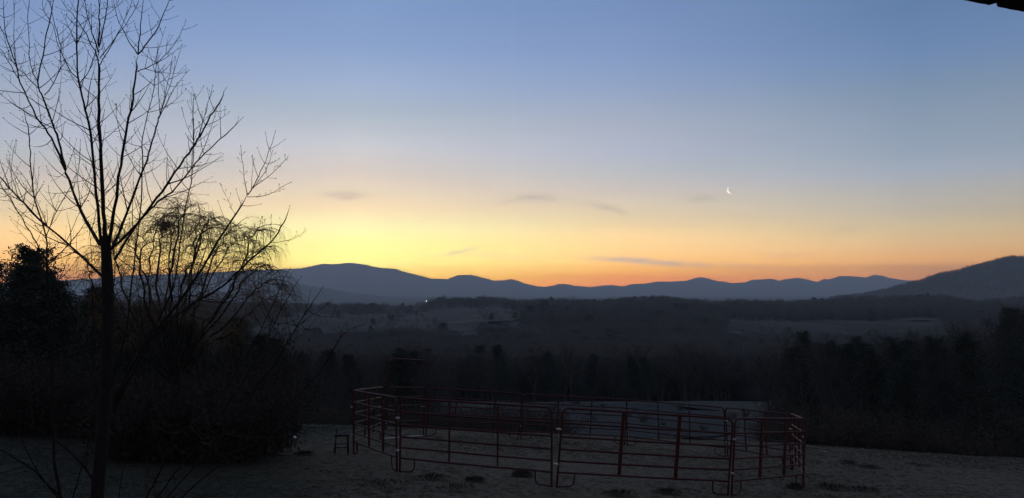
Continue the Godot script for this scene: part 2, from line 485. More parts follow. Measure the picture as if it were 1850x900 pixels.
# limbs of the maple as the photograph shows them: how far their tips lean towards (-) or away (+), thickness in mm at both ends, then the line
const LIMBS := [
	["leader", 0.0, 58, 22, 190, 440, 187, 383, 182, 283, 179, 200, 178, 140, 178, 83],
	["leader", 0.3, 20, 7, 178, 83, 179, 40, 179, 0, 181, -60],
	["leader", -0.3, 18, 6, 178, 86, 187, 45, 196, 0, 205, -50],
	["leader", 0.5, 17, 6, 178, 110, 160, 70, 142, 40, 125, 20, 104, -10],
	["leader", -0.5, 15, 6, 178, 95, 166, 60, 154, 10, 150, -40],
	["leader", -0.3, 13, 5, 180, 105, 206, 72, 232, 35, 252, -5],
	["leader", 0.2, 12, 4, 180, 118, 213, 60, 232, 20, 241, -10],
	["limb", -0.5, 40, 9, 184, 445, 173, 350, 163, 240, 152, 187, 140, 137, 138, 67, 142, -5, 146, -60],
	["limb", -0.7, 15, 5, 143, 145, 122, 120, 105, 70, 93, 20, 88, -30],
	["limb", -0.3, 12, 5, 145, 150, 162, 125, 172, 95, 178, 60],
	["limb", 0.7, 46, 20, 180, 442, 147, 383, 123, 323, 115, 300],
	["limb", 1.1, 28, 10, 117, 306, 93, 250, 67, 213, 37, 150, 28, 115, 10, 57, 6, -10],
	["limb", 0.9, 30, 10, 118, 308, 105, 255, 93, 217, 77, 177, 68, 148, 80, 87, 90, 33, 99, -10],
	["limb", 1.2, 16, 6, 68, 150, 58, 125, 53, 100, 51, 33, 53, -20],
	["limb", 1.3, 14, 5, 35, 145, 27, 110, 25, 80, 24, -10],
	["limb", 1.0, 13, 5, 33, 142, 15, 112, 0, 87, -20, 60],
	["limb", 0.8, 12, 4, 70, 160, 45, 135, 22, 110, 0, 47, -10, 20],
	["limb", 0.5, 12, 4, 80, 172, 110, 120, 100, 60, 80, 20, 72, -20],
	["limb", -0.3, 44, 16, 197, 440, 207, 377, 217, 300, 230, 227, 240, 177, 246, 130, 249, 97],
	["limb", -0.3, 17, 6, 249, 99, 254, 45, 258, -10],
	["limb", -0.6, 17, 6, 250, 97, 277, 62, 293, 30, 309, -8],
	["limb", 0.0, 14, 5, 247, 97, 230, 70, 216, 40, 203, -5],
	["limb", -0.4, 12, 4, 248, 130, 285, 112, 318, 75, 335, 38],
	["limb", 0.5, 36, 13, 203, 445, 227, 390, 257, 310, 271, 270, 285, 220, 289, 206],
	["limb", 0.6, 12, 4, 289, 208, 300, 160, 310, 113],
	["limb", 0.8, 12, 4, 289, 206, 308, 150, 328, 84],
	["limb", 0.6, 11, 4, 289, 207, 286, 150, 285, 79],
	["limb", 0.4, 11, 4, 287, 214, 315, 160, 340, 128],
	["limb", -0.8, 34, 12, 200, 450, 233, 420, 283, 360, 317, 310, 347, 267, 357, 253, 380, 210, 395, 187, 408, 160],
	["limb", -0.9, 12, 5, 349, 266, 349, 220, 350, 173],
	["limb", -0.7, 10, 4, 358, 252, 372, 200, 384, 156],
	["limb", 0.3, 30, 11, 206, 470, 253, 397, 285, 365, 317, 340, 347, 303, 360, 287, 407, 243, 438, 213],
	["limb", 0.4, 11, 4, 358, 290, 375, 250, 393, 193],
	["limb", 0.3, 9, 4, 345, 305, 350, 240, 345, 172],
	["sucker", 0.9, 26, 8, 202, 700, 230, 590, 237, 517, 253, 390, 257, 297, 257, 250, 277, 157, 285, 83],
	["sucker", -0.4, 28, 8, 205, 720, 280, 590, 308, 530, 320, 483, 333, 383, 347, 310, 350, 217],
	["low_branch", -0.9, 42, 14, 206, 730, 250, 640, 310, 563, 360, 493, 383, 453, 427, 383, 447, 350],
	["low_branch", -1.0, 14, 5, 446, 352, 457, 338, 470, 310, 483, 283, 497, 239],
	["low_branch", -0.9, 9, 4, 457, 340, 480, 310, 492, 274],
	["low_branch", -1.0, 9, 4, 455, 341, 490, 315, 519, 285],
	["low_branch", -0.8, 9, 4, 446, 356, 480, 353, 500, 343, 524, 330],
	["low_branch", -0.9, 9, 4, 446, 352, 439, 310, 435, 265],
	["low_branch", -0.6, 7, 3, 424, 388, 412, 362, 398, 333],
	["low_branch", -0.5, 34, 12, 205, 745, 270, 620, 343, 552, 383, 530, 417, 503, 463, 460, 490, 437, 513, 403, 523, 373],
	["low_branch", -0.6, 9, 3, 488, 439, 517, 435, 535, 428, 552, 417],
	["low_branch", -0.5, 8, 3, 469, 455, 472, 420, 474, 393],
	["low_branch", -0.6, 8, 3, 488, 438, 490, 415, 490, 390],
	["limb", 0.6, 34, 12, 186, 500, 133, 450, 83, 407, 33, 357, 0, 320, -30, 290],
	["limb", 0.6, 10, 4, 35, 358, 20, 310, 28, 254],
	["limb", 0.6, 10, 4, 85, 408, 50, 330, 25, 300],
	["sucker", 1.0, 28, 9, 180, 720, 130, 580, 105, 520, 83, 470, 60, 430, 33, 383, 0, 333, -20, 300],
	["sucker", -0.9, 36, 8, 118, 930, 100, 850, 95, 770, 93, 650, 88, 550, 85, 480, 83, 427, 63, 360, 55, 290, 52, 240, 43, 200],
	["sucker", -0.8, 12, 4, 83, 428, 103, 380, 126, 340, 143, 300, 145, 255],
	["sucker", -0.9, 8, 3, 102, 382, 92, 360, 87, 337],
	["sucker", 0.3, 14, 5, 178, 800, 169, 700, 168, 600, 166, 480, 160, 400],
	["sucker", -0.4, 14, 5, 190, 850, 196, 720, 202, 600, 208, 480, 216, 400],
	["low_branch", -0.6, 26, 9, 178, 880, 140, 830, 100, 795, 50, 768, 0, 753, -40, 740],
	["low_branch", -0.8, 26, 9, 125, 915, 60, 850, 0, 812, -30, 795],
	["low_branch", -0.4, 20, 6, 128, 910, 145, 850, 160, 800, 172, 740],
	["low_branch", -1.1, 26, 6, 210, 1000, 264, 900, 289, 851, 307, 807, 324, 782, 380, 740, 440, 650, 480, 575, 523, 486],
	["low_branch", -1.2, 24, 6, 215, 1000, 289, 893, 311, 860, 350, 815, 420, 720, 480, 615, 515, 545, 543, 501],
	["low_branch", -1.3, 24, 6, 215, 1005, 300, 900, 400, 790, 480, 680, 537, 590, 560, 555, 582, 520],
	["low_branch", -1.2, 9, 4, 537, 590, 552, 578, 575, 563, 599, 542],
	["low_branch", -1.4, 20, 5, 218, 1005, 350, 880, 480, 770, 570, 680, 620, 605, 660, 585],
	["low_branch", -1.3, 8, 3, 585, 664, 610, 620, 624, 585],
	["low_branch", -0.6, 16, 5, 200, 1000, 214, 900, 225, 820, 222, 760],
	["low_branch", -0.9, 16, 5, 120, 920, 55, 830, 38, 780],
]

func make_maple() -> void:
	var depth := 9.0
	var foot := spot(173, 1000, depth)
	foot.y = land(foot.x, depth)
	var t := thing("bare_tree", "tall leafless young tree with many ascending limbs, in front of everything at the left", "tree", foot)
	var b := buf()
	var line := PackedVector3Array([Vector3(0, -0.15, 0), Vector3(0.0, 0.12, 0)])
	for p in [[175, 900], [183, 810], [190, 700], [194, 600], [194, 510], [191, 445]]: line.append(spot(p[0], p[1], depth) - foot)
	line.append(spot(190, 425, depth) - foot)
	var rad := PackedFloat32Array([0.11, 0.079, 0.069, 0.066, 0.064, 0.062, 0.06, 0.056, 0.03])
	var sm := smooth_line(line, 3)
	var rr := PackedFloat32Array()
	for k in sm.size(): rr.append(straight([[0, rad[0]], [3, rad[1]], [6, rad[2]], [9, rad[3]], [12, rad[4]], [15, rad[5]], [18, rad[6]], [21, rad[7]], [24, rad[8]]], k) * (1.0 + 0.04 * rng.randfn()))
	tube(b, sm, rr, 14)
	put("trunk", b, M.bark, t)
	for l in LIMBS:
		var pts := PackedVector3Array()
		var n: int = (l.size() - 4) / 2
		for k in n:
			var f := float(k) / maxf(n - 1, 1.0)
			# limbs lean out of the plane of the trunk; a fork starts where its limb has got to
			var lean: float = l[1] * f
			if l[2] < 22.0: lean = l[1] * (0.75 + 0.25 * f)
			if l[5] > 880.0 and l[4] > 110.0: lean = l[1] * f
			pts.append(spot(l[4 + 2 * k], l[5 + 2 * k], depth + lean) - foot)
		var s := smooth_line(pts, 4)
		for k in range(1, s.size() - 1): s[k] += Vector3(rng.randfn(), rng.randfn(), rng.randfn()) * 0.004
		var lb := buf()
		var r := PackedFloat32Array()
		for k in s.size(): r.append(lerpf(l[2], l[3], pow(float(k) / (s.size() - 1), 0.8)) * 0.00047 * (1.0 + 0.05 * rng.randfn()))
		r[r.size() - 1] = 0.0015
		r[r.size() - 2] = minf(r[r.size() - 2], 0.0028)
		r[r.size() - 3] = minf(r[r.size() - 3], 0.0038)
		tube(lb, s, r, 8 if l[2] > 20 else 6)
		bud(lb, s)
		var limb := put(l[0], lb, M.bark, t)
		var tw := buf()
		if l[2] > 32: shoots(tw, s, 0.25, 0.8, 0.34, 1.15, 0.0058, true, 0.62)
		if l[2] > 20: shoots(tw, s, 0.16, 0.95, 0.15, 1.0, 0.0044)
		elif l[2] > 11: shoots(tw, s, 0.12, 0.95, 0.15, 0.5, 0.0036, true)
		else: shoots(tw, s, 0.2, 0.95, 0.1, 0.12, 0.0022, false)
		if tw.v.size(): put("twigs", tw, M.twig, limb).set_meta("kind", "stuff")

const WILLOW := [
	[0.0, 9, 316, 690, 312, 600, 306, 520, 318, 440, 330, 390, 345, 372],
	[0.5, 8, 310, 680, 296, 600, 285, 520, 290, 450, 292, 410, 300, 392],
	[-0.6, 8, 312, 690, 285, 610, 262, 540, 252, 480, 262, 430, 275, 410],
	[0.8, 8, 322, 690, 345, 600, 362, 530, 385, 470, 405, 430, 428, 410],
	[-0.9, 8, 325, 690, 360, 610, 410, 540, 440, 470, 458, 425, 470, 416],
	[-0.4, 7, 326, 690, 350, 625, 400, 570, 440, 510, 470, 482, 492, 490],
	[0.9, 7, 328, 690, 365, 630, 420, 600, 460, 555, 480, 540, 500, 545],
	[0.3, 7, 312, 690, 270, 620, 235, 560, 215, 500, 205, 450, 200, 430],
	[-1.2, 7, 310, 690, 255, 640, 215, 590, 180, 545, 165, 500, 160, 470],
	[1.2, 7, 316, 690, 330, 590, 345, 500, 360, 440, 372, 400, 388, 395],
	[-1.4, 7, 318, 690, 320, 600, 330, 520, 350, 460, 368, 420, 385, 410],
	[1.5, 6, 314, 690, 290, 590, 262, 500, 240, 450, 225, 420, 215, 410],
	[0.4, 6, 314, 690, 300, 600, 300, 530, 308, 460, 312, 415, 322, 385],
	[-0.8, 6, 314, 690, 322, 600, 342, 540, 350, 480, 352, 430, 362, 400],
	[0.7, 6, 316, 690, 352, 610, 390, 560, 430, 500, 450, 465, 478, 450],
	[-1.3, 6, 316, 690, 365, 625, 405, 590, 455, 530, 475, 510, 505, 520],
	[1.4, 5, 310, 690, 262, 630, 225, 570, 200, 520, 190, 470, 178, 445],
	[-0.2, 5, 312, 690, 280, 600, 268, 520, 274, 450, 282, 410, 290, 395],
	[1.0, 5, 318, 690, 340, 600, 362, 540, 400, 470, 420, 440, 445, 430],
]

func make_willow() -> void:
	var depth := 19.0
	var foot := spot(318, 700, depth)
	foot.y = land(foot.x, depth)
	var t := thing("weeping_willow", "small weeping willow with fine drooping brown strands, behind the tall bare tree", "tree", foot)
	var tb := buf()
	var top := spot(318, 685, depth) - foot
	tube(tb, smooth_line(PackedVector3Array([Vector3(0.06, -0.15, 0), Vector3(0.02, 0.5, 0), Vector3(-0.03, 1.0, 0.02), top]), 4), tapered(13, 0.15, 0.1), 12)
	put("trunk", tb, M.bark, t)
	for l in WILLOW:
		var pts := PackedVector3Array()
		var n: int = (l.size() - 2) / 2
		for k in n:
			var f: float = float(k) / (n - 1)
			pts.append(spot(l[2 + 2 * k], l[3 + 2 * k], depth + l[0] * f) - foot)
		var s := smooth_line(pts, 4)
		for k in range(1, s.size()): s[k] += Vector3(rng.randfn(), rng.randfn(), rng.randfn()) * 0.025
		var lb := buf()
		tube(lb, s, tapered(s.size(), l[1] * 0.0048, 0.007), 7)
		var limb := put("limb", lb, M.bark, t)
		var tw := buf()
		for k in range(5, s.size()):
			var grow := float(k) / s.size()
			for j in 2:
				# a side branch that arches over, and the strands that hang from it
				var dir := Vector3(rng.randfn(), 0.25 + 0.5 * rng.randf(), rng.randfn()).normalized() + (s[k] - s[k - 1]).normalized() * 0.5
				var arch := bent(s[k], dir, rng.randf_range(0.25, 0.75), Vector3(0, -1.3, 0), 6)
				tube(tw, arch, tapered(7, 0.009, 0.003), 4)
				for q in range(1, 7):
					for h in (1 + q % 2):
						var away := Vector3(arch[q].x - s[k].x, 0.1, arch[q].z - s[k].z).normalized()
						var hang := bent(arch[q], away * 0.45 + Vector3(rng.randfn() * 0.4, rng.randf() * 0.3 - 0.35, rng.randfn() * 0.4), rng.randf_range(0.25, 0.7) * (0.7 + 0.5 * grow), Vector3(rng.randfn() * 0.3, -3.4, rng.randfn() * 0.3), 6)
						tube(tw, hang, tapered(7, 0.0034, 0.0016), 3)
		put("strands", tw, M.willow, limb).set_meta("kind", "stuff")
	var c := buf()
	for k in 130:
		var o := Vector3(rng.randfn(), rng.randfn() * 0.8, rng.randfn()) * 0.06
		var pts := bent(o, Vector3(rng.randfn(), rng.randfn(), rng.randfn()), 0.15, Vector3.ZERO, 3)
		tube(c, pts, tapered(4, 0.006, 0.003), 3)
	var clump := put("twig_clump", c, M.twig)
	clump.position = spot(297, 408, depth + 0.1)
	tag(clump, "dark rounded clump of twigs caught high in the weeping willow", "nest")

# a leafless wood tree: trunk and limbs one part, the haze of twigs another
func bare_proto(height: float, spread: float, twigs: int, sides := 6) -> Array:
	var b := buf()
	var w := buf()
	var trunk := bent(Vector3(0, -0.3, 0), Vector3(rng.randfn() * 0.06, 1, rng.randfn() * 0.06), height * 0.8, Vector3.ZERO, 8)
	tube(b, trunk, tapered(9, height * 0.017, height * 0.003), sides)
	var count := 13
	for k in count:
		var f := 0.28 + 0.7 * k / count
		var at := trunk[int(f * 8.0)].lerp(trunk[mini(int(f * 8.0) + 1, 8)], f * 8.0 - int(f * 8.0))
		var a := k * 2.4 + rng.randf()
		var length := spread * (1.15 - 0.65 * f) * rng.randf_range(0.75, 1.15)
		var limb := bent(at, Vector3(cos(a), 0.75 + f * 0.5, sin(a)), length, Vector3(0, 0.5, 0), 6)
		tube(b, limb, tapered(7, height * 0.006, height * 0.0012), 5)
		for j in 5:
			var q := 2 + j % 5
			var a2 := rng.randf() * TAU
			var bough := bent(limb[mini(q, 6)], (limb[6] - limb[4]).normalized() * 0.8 + Vector3(cos(a2), 0.4, sin(a2)), length * 0.42, Vector3(0, 0.5, 0), 3)
			tube(b, bough, tapered(4, height * 0.0022, height * 0.0008), 4)
			for m in twigs:
				var p := bough[1 + m % 3]
				var tw := bent(p, Vector3(rng.randfn(), 0.35 + rng.randfn(), rng.randfn()), height * rng.randf_range(0.04, 0.1), Vector3(0, 0.3, 0), 2)
				tube(w, tw, tapered(3, height * 0.0011, height * 0.0005), 3)
	return [commit(b), commit(w)]

# an evergreen (red cedar or pine): sprays of small leaf faces round drooping boughs, ragged outline
func green_proto(height: float, spread: float, boughs: int, leaves: int, leaf: float, cone: float) -> Array:
	var b := buf()
	var w := buf()
	var trunk := bent(Vector3(0, -0.3, 0), Vector3(rng.randfn() * 0.04, 1, rng.randfn() * 0.04), height * 0.97, Vector3.ZERO, 8)
	tube(b, trunk, tapered(9, height * 0.02, 0.01), 6)
	for k in boughs:
		var f := 0.08 + 0.92 * pow((k + rng.randf()) / boughs, 0.9)
		var at := trunk[mini(int(f * 8.0), 7)].lerp(trunk[mini(int(f * 8.0) + 1, 8)], f * 8.0 - int(f * 8.0))
		var a := rng.randf() * TAU
		var reach := spread * pow(1.0 - f, cone) * rng.randf_range(0.55, 1.15) + 0.06 * height * rng.randf()
		var bough := bent(at, Vector3(cos(a), 0.3 + 0.5 * f, sin(a)), reach, Vector3(0, 0.25, 0), 4)
		tube(b, bough, tapered(5, height * 0.004, 0.004), 4)
		for m in leaves:
			var g := pow(rng.randf(), 0.7)
			var q := int(g * 3.99)
			var p := bough[q].lerp(bough[q + 1], g * 4.0 - q) + Vector3(rng.randfn(), rng.randfn() * 0.8, rng.randfn()) * (0.04 + 0.10 * reach)
			var n := Vector3(rng.randfn(), rng.randfn() + 0.4, rng.randfn()).normalized()
			var u := n.cross(Vector3(rng.randfn(), rng.randfn(), rng.randfn())).normalized()
			var s := leaf * rng.randf_range(0.6, 1.4)
			quad(w, p, u * s * 0.4, n.cross(u) * s, n)
	return [commit(b), commit(w)]

# a tangle of bare stems
func shrub_proto(height: float, spread: float, stems: int) -> Array:
	var b := buf()
	var w := buf()
	for k in stems:
		var a := rng.randf() * TAU
		var o := Vector3(cos(a), 0, sin(a)) * spread * 0.3 * sqrt(rng.randf())
		var stem := bent(o - Vector3(0, 0.1, 0), Vector3(cos(a) * rng.randf() * 0.8, 1, sin(a) * rng.randf() * 0.8), height * rng.randf_range(0.55, 1.0), Vector3(cos(a), -0.2, sin(a)) * 0.7, 6)
		tube(b, stem, tapered(7, 0.014, 0.004), 4)
		for m in 26:
			var q := 1 + m % 6
			var tw := bent(stem[q], Vector3(rng.randfn(), 0.5 + rng.randfn(), rng.randfn()), height * rng.randf_range(0.1, 0.28), Vector3(0, 0.3, 0), 3)
			tube(w, tw, tapered(4, 0.0045, 0.002), 3)
			for j in 3:
				var n := Vector3(rng.randfn(), rng.randfn(), rng.randfn()).normalized()
				var u := n.cross(Vector3(0.3, 0.8, 0.5)).normalized()
				if rng.randf() < 0.8: quad(w, tw[1 + j] + n * 0.03, u * 0.018, n.cross(u) * 0.035, n)
	return [commit(b), commit(w)]

func plant(called: String, pr: Array, stem_mat: Material, crown_mat: Material, names: Array) -> Node3D:
	var o := Node3D.new()
	o.set_meta("kind_name", called)
	put_mesh(names[0], pr[0], stem_mat, o)
	put_mesh(names[1], pr[1], crown_mat, o).set_meta("kind", "stuff")
	return o

# fields as [from px, to px, from d, to d]
const FIELDS := [[1305, 1725, 425, 556], [500, 975, 425, 830], [1315, 1398, 118, 172], [800, 1335, 63, 97], [975, 1075, 300, 345]]

func in_field(px: float, d: float, grow := 0.0) -> bool:
	for f in FIELDS:
		var wob: float = minf(0.16 * (f[1] - f[0]), 90.0) * noise.get_noise_2d(px * 0.8 + f[0], d * 1.1) + 10.0 * rough.get_noise_2d(px * 2.0, d * 2.0)
		if px > f[0] + wob - grow and px < f[1] + wob + grow and d > f[2] - grow * 0.6 and d < f[3] + wob * 0.3: return true
	return false

func field(f: Array) -> Dictionary:
	# a sheet with a ragged, rounded outline laid over the valley
	var b := buf()
	var vs := PackedVector3Array()
	var ns := PackedVector3Array()
	var ix := PackedInt32Array()
	for r in 25:
		var t := r / 12.0 - 1.0
		for c in 61:
			var s := c / 30.0 - 1.0
			var sx := s * pow(1.0 - pow(absf(t), 5.0) * 0.6, 0.5) * (1.0 + 0.10 * noise.get_noise_2d(t * 90.0 + f[2], signf(s) * 50.0))
			var st := t * pow(1.0 - pow(absf(s), 5.0) * 0.6, 0.5) * (1.0 + 0.14 * noise.get_noise_2d(s * 160.0, signf(t) * 70.0 + f[2]))
			var d: float = lerpf(f[2], f[3], st * 0.5 + 0.5)
			var x: float = (lerpf(f[0], f[1], sx * 0.5 + 0.5) - 925.0) / FOCAL * d
			vs.append(ground_at(x, d) + Vector3(0, 0.04 + 0.0004 * f[2], 0))
			var e := maxf(0.2, d * 0.004)
			ns.append(Vector3(land(x - e, d) - land(x + e, d), 2.0 * e, land(x, d + e) - land(x, d - e)).normalized())
	for r in 24:
		for c in 60:
			var p := r * 61 + c
			ix.append_array([p, p + 61, p + 1, p + 1, p + 61, p + 62])
	b.v = vs
	b.n = ns
	b.i = ix
	return b

func scatter(called: String, mesh: Mesh, mat: Material, places: Array, parent: Node3D) -> void:
	var mm := MultiMesh.new()
	mm.transform_format = MultiMesh.TRANSFORM_3D
	mm.mesh = mesh
	mm.instance_count = places.size()
	for k in places.size(): mm.set_instance_transform(k, places[k])
	var o := MultiMeshInstance3D.new()
	o.multimesh = mm
	o.material_override = mat
	o.name = called
	o.set_meta("kind", "stuff")
	parent.add_child(o, true)

func make_woods() -> void:
	var oak := [bare_proto(10.0, 4.0, 9), bare_proto(9.0, 3.6, 9), bare_proto(11.0, 3.6, 9)]
	var cedar := green_proto(7.0, 2.0, 300, 72, 0.045, 0.8)
	var pine := green_proto(9.0, 2.6, 190, 90, 0.055, 0.45)
	var tangle := [shrub_proto(2.3, 1.8, 26), shrub_proto(1.6, 1.6, 22)]
	var oaks := []
	for p in oak: oaks.append(plant("wood_tree", p, M.stem, M.grey_twig, ["trunk", "twigs"]))
	var cedars := plant("cedar_tree", cedar, M.wood_bark, M.needle, ["trunk", "crown"])
	var pines := plant("pine_tree", pine, M.wood_bark, M.needle, ["trunk", "crown"])
	var shrubs := []
	for p in tangle: shrubs.append(plant("shrub", p, M.stem, M.brush, ["stems", "twigs"]))

	# the dark evergreens and the thicket at the left: [px, d, height factor, kind]
	var first := dup(pines, at_px(20, 30), 0.4, Vector3(0.95, 1.0, 0.95))
	first.scale.y = (spot(20, 436, 30).y - first.position.y) / 8.9
	tag(first, "dark evergreen with a ragged pointed top rising at the left edge", "tree")
	for c in [[-60, 31, 450, 1.5], [48, 27, 464, 1.5], [80, 29, 478, 1.5], [112, 28, 494, 1.4], [150, 30, 508, 1.5], [205, 31, 522, 1.4], [-20, 26, 490, 1.5], [255, 32, 545, 1.4], [420, 33, 566, 1.3], [360, 33, 570, 1.3], [310, 34, 560, 1.3], [470, 36, 596, 1.2], [505, 40, 602, 1.2]]:
		var o := dup(cedars, at_px(c[0], c[1]), rng.randf() * TAU)
		var s: float = (spot(c[0], c[2], c[1]).y - o.position.y) / 6.9
		o.scale = Vector3(maxf(s, 0.7) * c[3], s, maxf(s, 0.7) * c[3])
		tag(o, "dark bushy evergreen in the thicket behind the bare tree, merging with its neighbours", "tree", "evergreens in the thicket at the left")
	for k in 60:
		var px := rng.randf_range(-60, 500)
		var d := rng.randf_range(20.5, 27.5)
		if px > 380: d = rng.randf_range(19.5, 26.0)
		if k >= 46:
			px = rng.randf_range(210, 470)
			d = rng.randf_range(17.4, 18.8)
		var o := dup(shrubs[k % 2], at_px(px, d), rng.randf() * TAU, Vector3.ONE * rng.randf_range(0.75, 1.15))
		tag(o, "tangled leafless shrub in the dark thicket under the willow", "shrub", "shrubs in the thicket at the left")
	var br := dup(shrubs[0], at_px(445, 22.5), 1.0, Vector3(1.0, 1.68, 1.0))
	tag(br, "tallest brown shrub, standing at the right side of the willow", "shrub")
	br.scale.y = (spot(440, 542, 22.5).y - br.position.y) / 2.35

	# trees one by one: right wood, wood behind the pen, left wood
	var zones := [
		[58, 1395, 1900, 47, 78, 604, 640, "tree in the near dark wood right of the red pen"],
		[40, 1360, 1960, 78, 118, 592, 625, "tree further back in the dark wood right of the red pen"],
		[44, 540, 1330, 98, 130, 612, 655, "tree in the wood across the pasture behind the red pen"],
		[34, 520, 840, 50, 92, 622, 668, "tree in the dark wood left of the pen behind the lawn"]]
	for z in zones:
		var made := 0
		while made < z[0]:
			var px := rng.randf_range(z[1], z[2])
			var d := rng.randf_range(z[3], z[4])
			if in_field(px, d): continue
			made += 1
			var at := at_px(px, d)
			var v := rng.randf_range(z[5], z[6])
			if z[1] > 1300 and px > 1700: v -= (px - 1700) * 0.35
			if z[1] > 1300 and px < 1440 and d > 60: v += 20
			var tall: float = maxf(spot(px, v, d).y - at.y, 3.0)
			var pick := rng.randf()
			var o: Node3D
			if pick < (0.8 if z[3] == 98 else 0.66):
				var j := rng.randi() % 3
				o = dup(oaks[j], at, rng.randf() * TAU, Vector3.ONE * tall / [9.6, 8.6, 10.4][j])
				tag(o, "leafless " + z[7], "tree", "bare trees: " + z[7].substr(5))
			elif pick < (0.92 if z[3] == 98 else 0.86):
				o = dup(cedars, at, rng.randf() * TAU, Vector3(1.25, 1.0, 1.25) * tall / 6.9)
				tag(o, "dense evergreen " + z[7], "tree", "evergreens: " + z[7].substr(5))
			else:
				o = dup(pines, at, rng.randf() * TAU, Vector3.ONE * tall / 8.9)
				tag(o, "tall loose pine " + z[7], "tree", "pines: " + z[7].substr(5))
	# lower growth at the foot of these woods
	var brush := [[], []]
	for k in 700:
		var px := rng.randf_range(1390, 2000) if k % 2 == 0 else rng.randf_range(500, 1000)
		var d := rng.randf_range(44, 80) if k % 2 == 0 else rng.randf_range(46, 66)
		if in_field(px, d, 3.0): continue
		var at := at_px(px, d)
		brush[k % 4 / 2].append(Transform3D(Basis(Vector3.UP, rng.randf() * TAU).scaled(Vector3.ONE * rng.randf_range(0.8, 1.5)), at))
	for k in 48:
		var at := at_px(rng.randf_range(790, 1350), rng.randf_range(63, 66) if k < 24 else rng.randf_range(64, 99))
		brush[k % 2].append(Transform3D(Basis(Vector3.UP, rng.randf() * TAU).scaled(Vector3.ONE * rng.randf_range(0.2, 0.55)), at))
	var under := thing("undergrowth", "dark scrub growing at the foot of the woods beyond the lawn", "undergrowth")
	under.set_meta("kind", "stuff")
	for k in 2:
		scatter("stems", tangle[k][0], M.grey_twig, brush[k], under)
		scatter("twigs", tangle[k][1], M.dead_leaf, brush[k], under)

	# the woods of the valley and the low hills beyond
	var far := [[], [], [], [], []]
	var sizes := [9.6, 8.6, 10.4, 6.9, 8.9]
	for k in 44000:
		var d := 122.0 * exp(rng.randf() * log(1050.0 / 122.0))
		var px := rng.randf_range(-250, 2100)
		if in_field(px, d) and (d < 420 or rng.randf() > (0.07 if px < 985 else 0.2 if d < 445 else 0.0)): continue
		var open := noise.get_noise_2d(px * 0.35, d * 0.25)
		if d > 250.0 and open > 0.38 and px < 1300: continue
		var at := at_px(px, d)
		var kind := rng.randi() % 3 if rng.randf() < 0.94 else 3 + rng.randi() % 2
		var tall := rng.randf_range(6.5, 10.5)
		if rough.get_noise_2d(px * 1.5, d) > 0.3: tall *= 1.15
		if d < 420: tall = minf(tall, 8.5)
		if (d > 380 and d < 425 and px > 1290 and px < 1740) or (d > 380 and d < 428 and px > 500 and px < 800):
			if rng.randf() < 0.75: continue
			tall = 5.0
		if d > 240 and d < 428 and ((px > 1290 and px < 1740) or px < 700): tall = minf(tall, 6.5)
		if in_field(px, d): tall = minf(tall, 5.0)
		var s: float = tall / sizes[kind]
		var fat := 2.1 if kind > 2 else 1.7
		far[kind].append(Transform3D(Basis(Vector3.UP, rng.randf() * TAU).scaled(Vector3(s * fat, s, s * fat)), at - Vector3(0, 0.3, 0)))
	var wood := thing("far_wood", "bare and evergreen woods covering the valley and low hills under the mountains", "wood")
	wood.set_meta("kind", "stuff")
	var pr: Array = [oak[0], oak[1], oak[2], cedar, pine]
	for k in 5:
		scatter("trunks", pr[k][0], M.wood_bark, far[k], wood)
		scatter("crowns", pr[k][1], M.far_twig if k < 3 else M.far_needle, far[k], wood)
	# the mountain at the right stands near enough to show the trees along its crest
	var high := [[], []]
	for k in 9000:
		var px := rng.randf_range(1500, 1990)
		var g := 0.35 + 0.7 * sqrt(rng.randf())
		var s := rng.randf_range(0.55, 0.95)
		high[k % 2].append(Transform3D(Basis(Vector3.UP, rng.randf() * TAU).scaled(Vector3(s * 1.3, s, s * 1.3)), ridge_at(RIDGE_RIGHT, AT_RIGHT, px, g) - Vector3(0, 2.2, 0)))
	var crest := thing("mountain_wood", "bare woods covering the near mountain at the right edge", "wood")
	crest.set_meta("kind", "stuff")
	for k in 2:
		scatter("trunks", oak[k][0], M.wood_bark, high[k], crest)
		scatter("crowns", oak[k][1], M.far_twig, high[k], crest)
	for o in oaks + shrubs + [cedars, pines]: o.free()

# ---------------------------------------------------------------- mountains
func ridge_at(top: Array, at: Array, px: float, g: float) -> Vector3:
	# at: distance of the crest, depth of the front slope, depth of the back, seed, roughness; g: 0 foot, 1 crest, 1.35 down the back
	var d0: float = at[0]
	var crest := spot(px, straight(top, px), d0)
	var d: float = d0 - at[1] * (1.0 - g) if g < 1.0 else d0 + at[2] * (g - 1.0) / 0.35
	var x := (px - 925.0) / FOCAL * d
	var shape := pow(g, 1.25) if g < 1.0 else 1.0 - 0.8 * pow((g - 1.0) / 0.35, 1.5)
	var k: float = 9800.0 / d0
	var spur := noise.get_noise_2d(x * 0.022 * k + at[3], d * 0.006 * k) * 0.5 + noise.get_noise_2d(x * 0.07 * k - at[3], d * 0.02 * k) * 0.2
	var y := lerpf(EYE - 75.0, crest.y, clampf(shape + spur * g * maxf(1.0 - g, 0.0) * 1.8, 0.0, 1.0))
	y += (rough.get_noise_2d(x * 0.35 * k, d * 0.35 * k) + 0.7 * rough.get_noise_2d(x * 1.1 * k, d * 1.1 * k)) * at[4] * minf(g * 2.0, 1.0)
	return Vector3(x, y, -d)

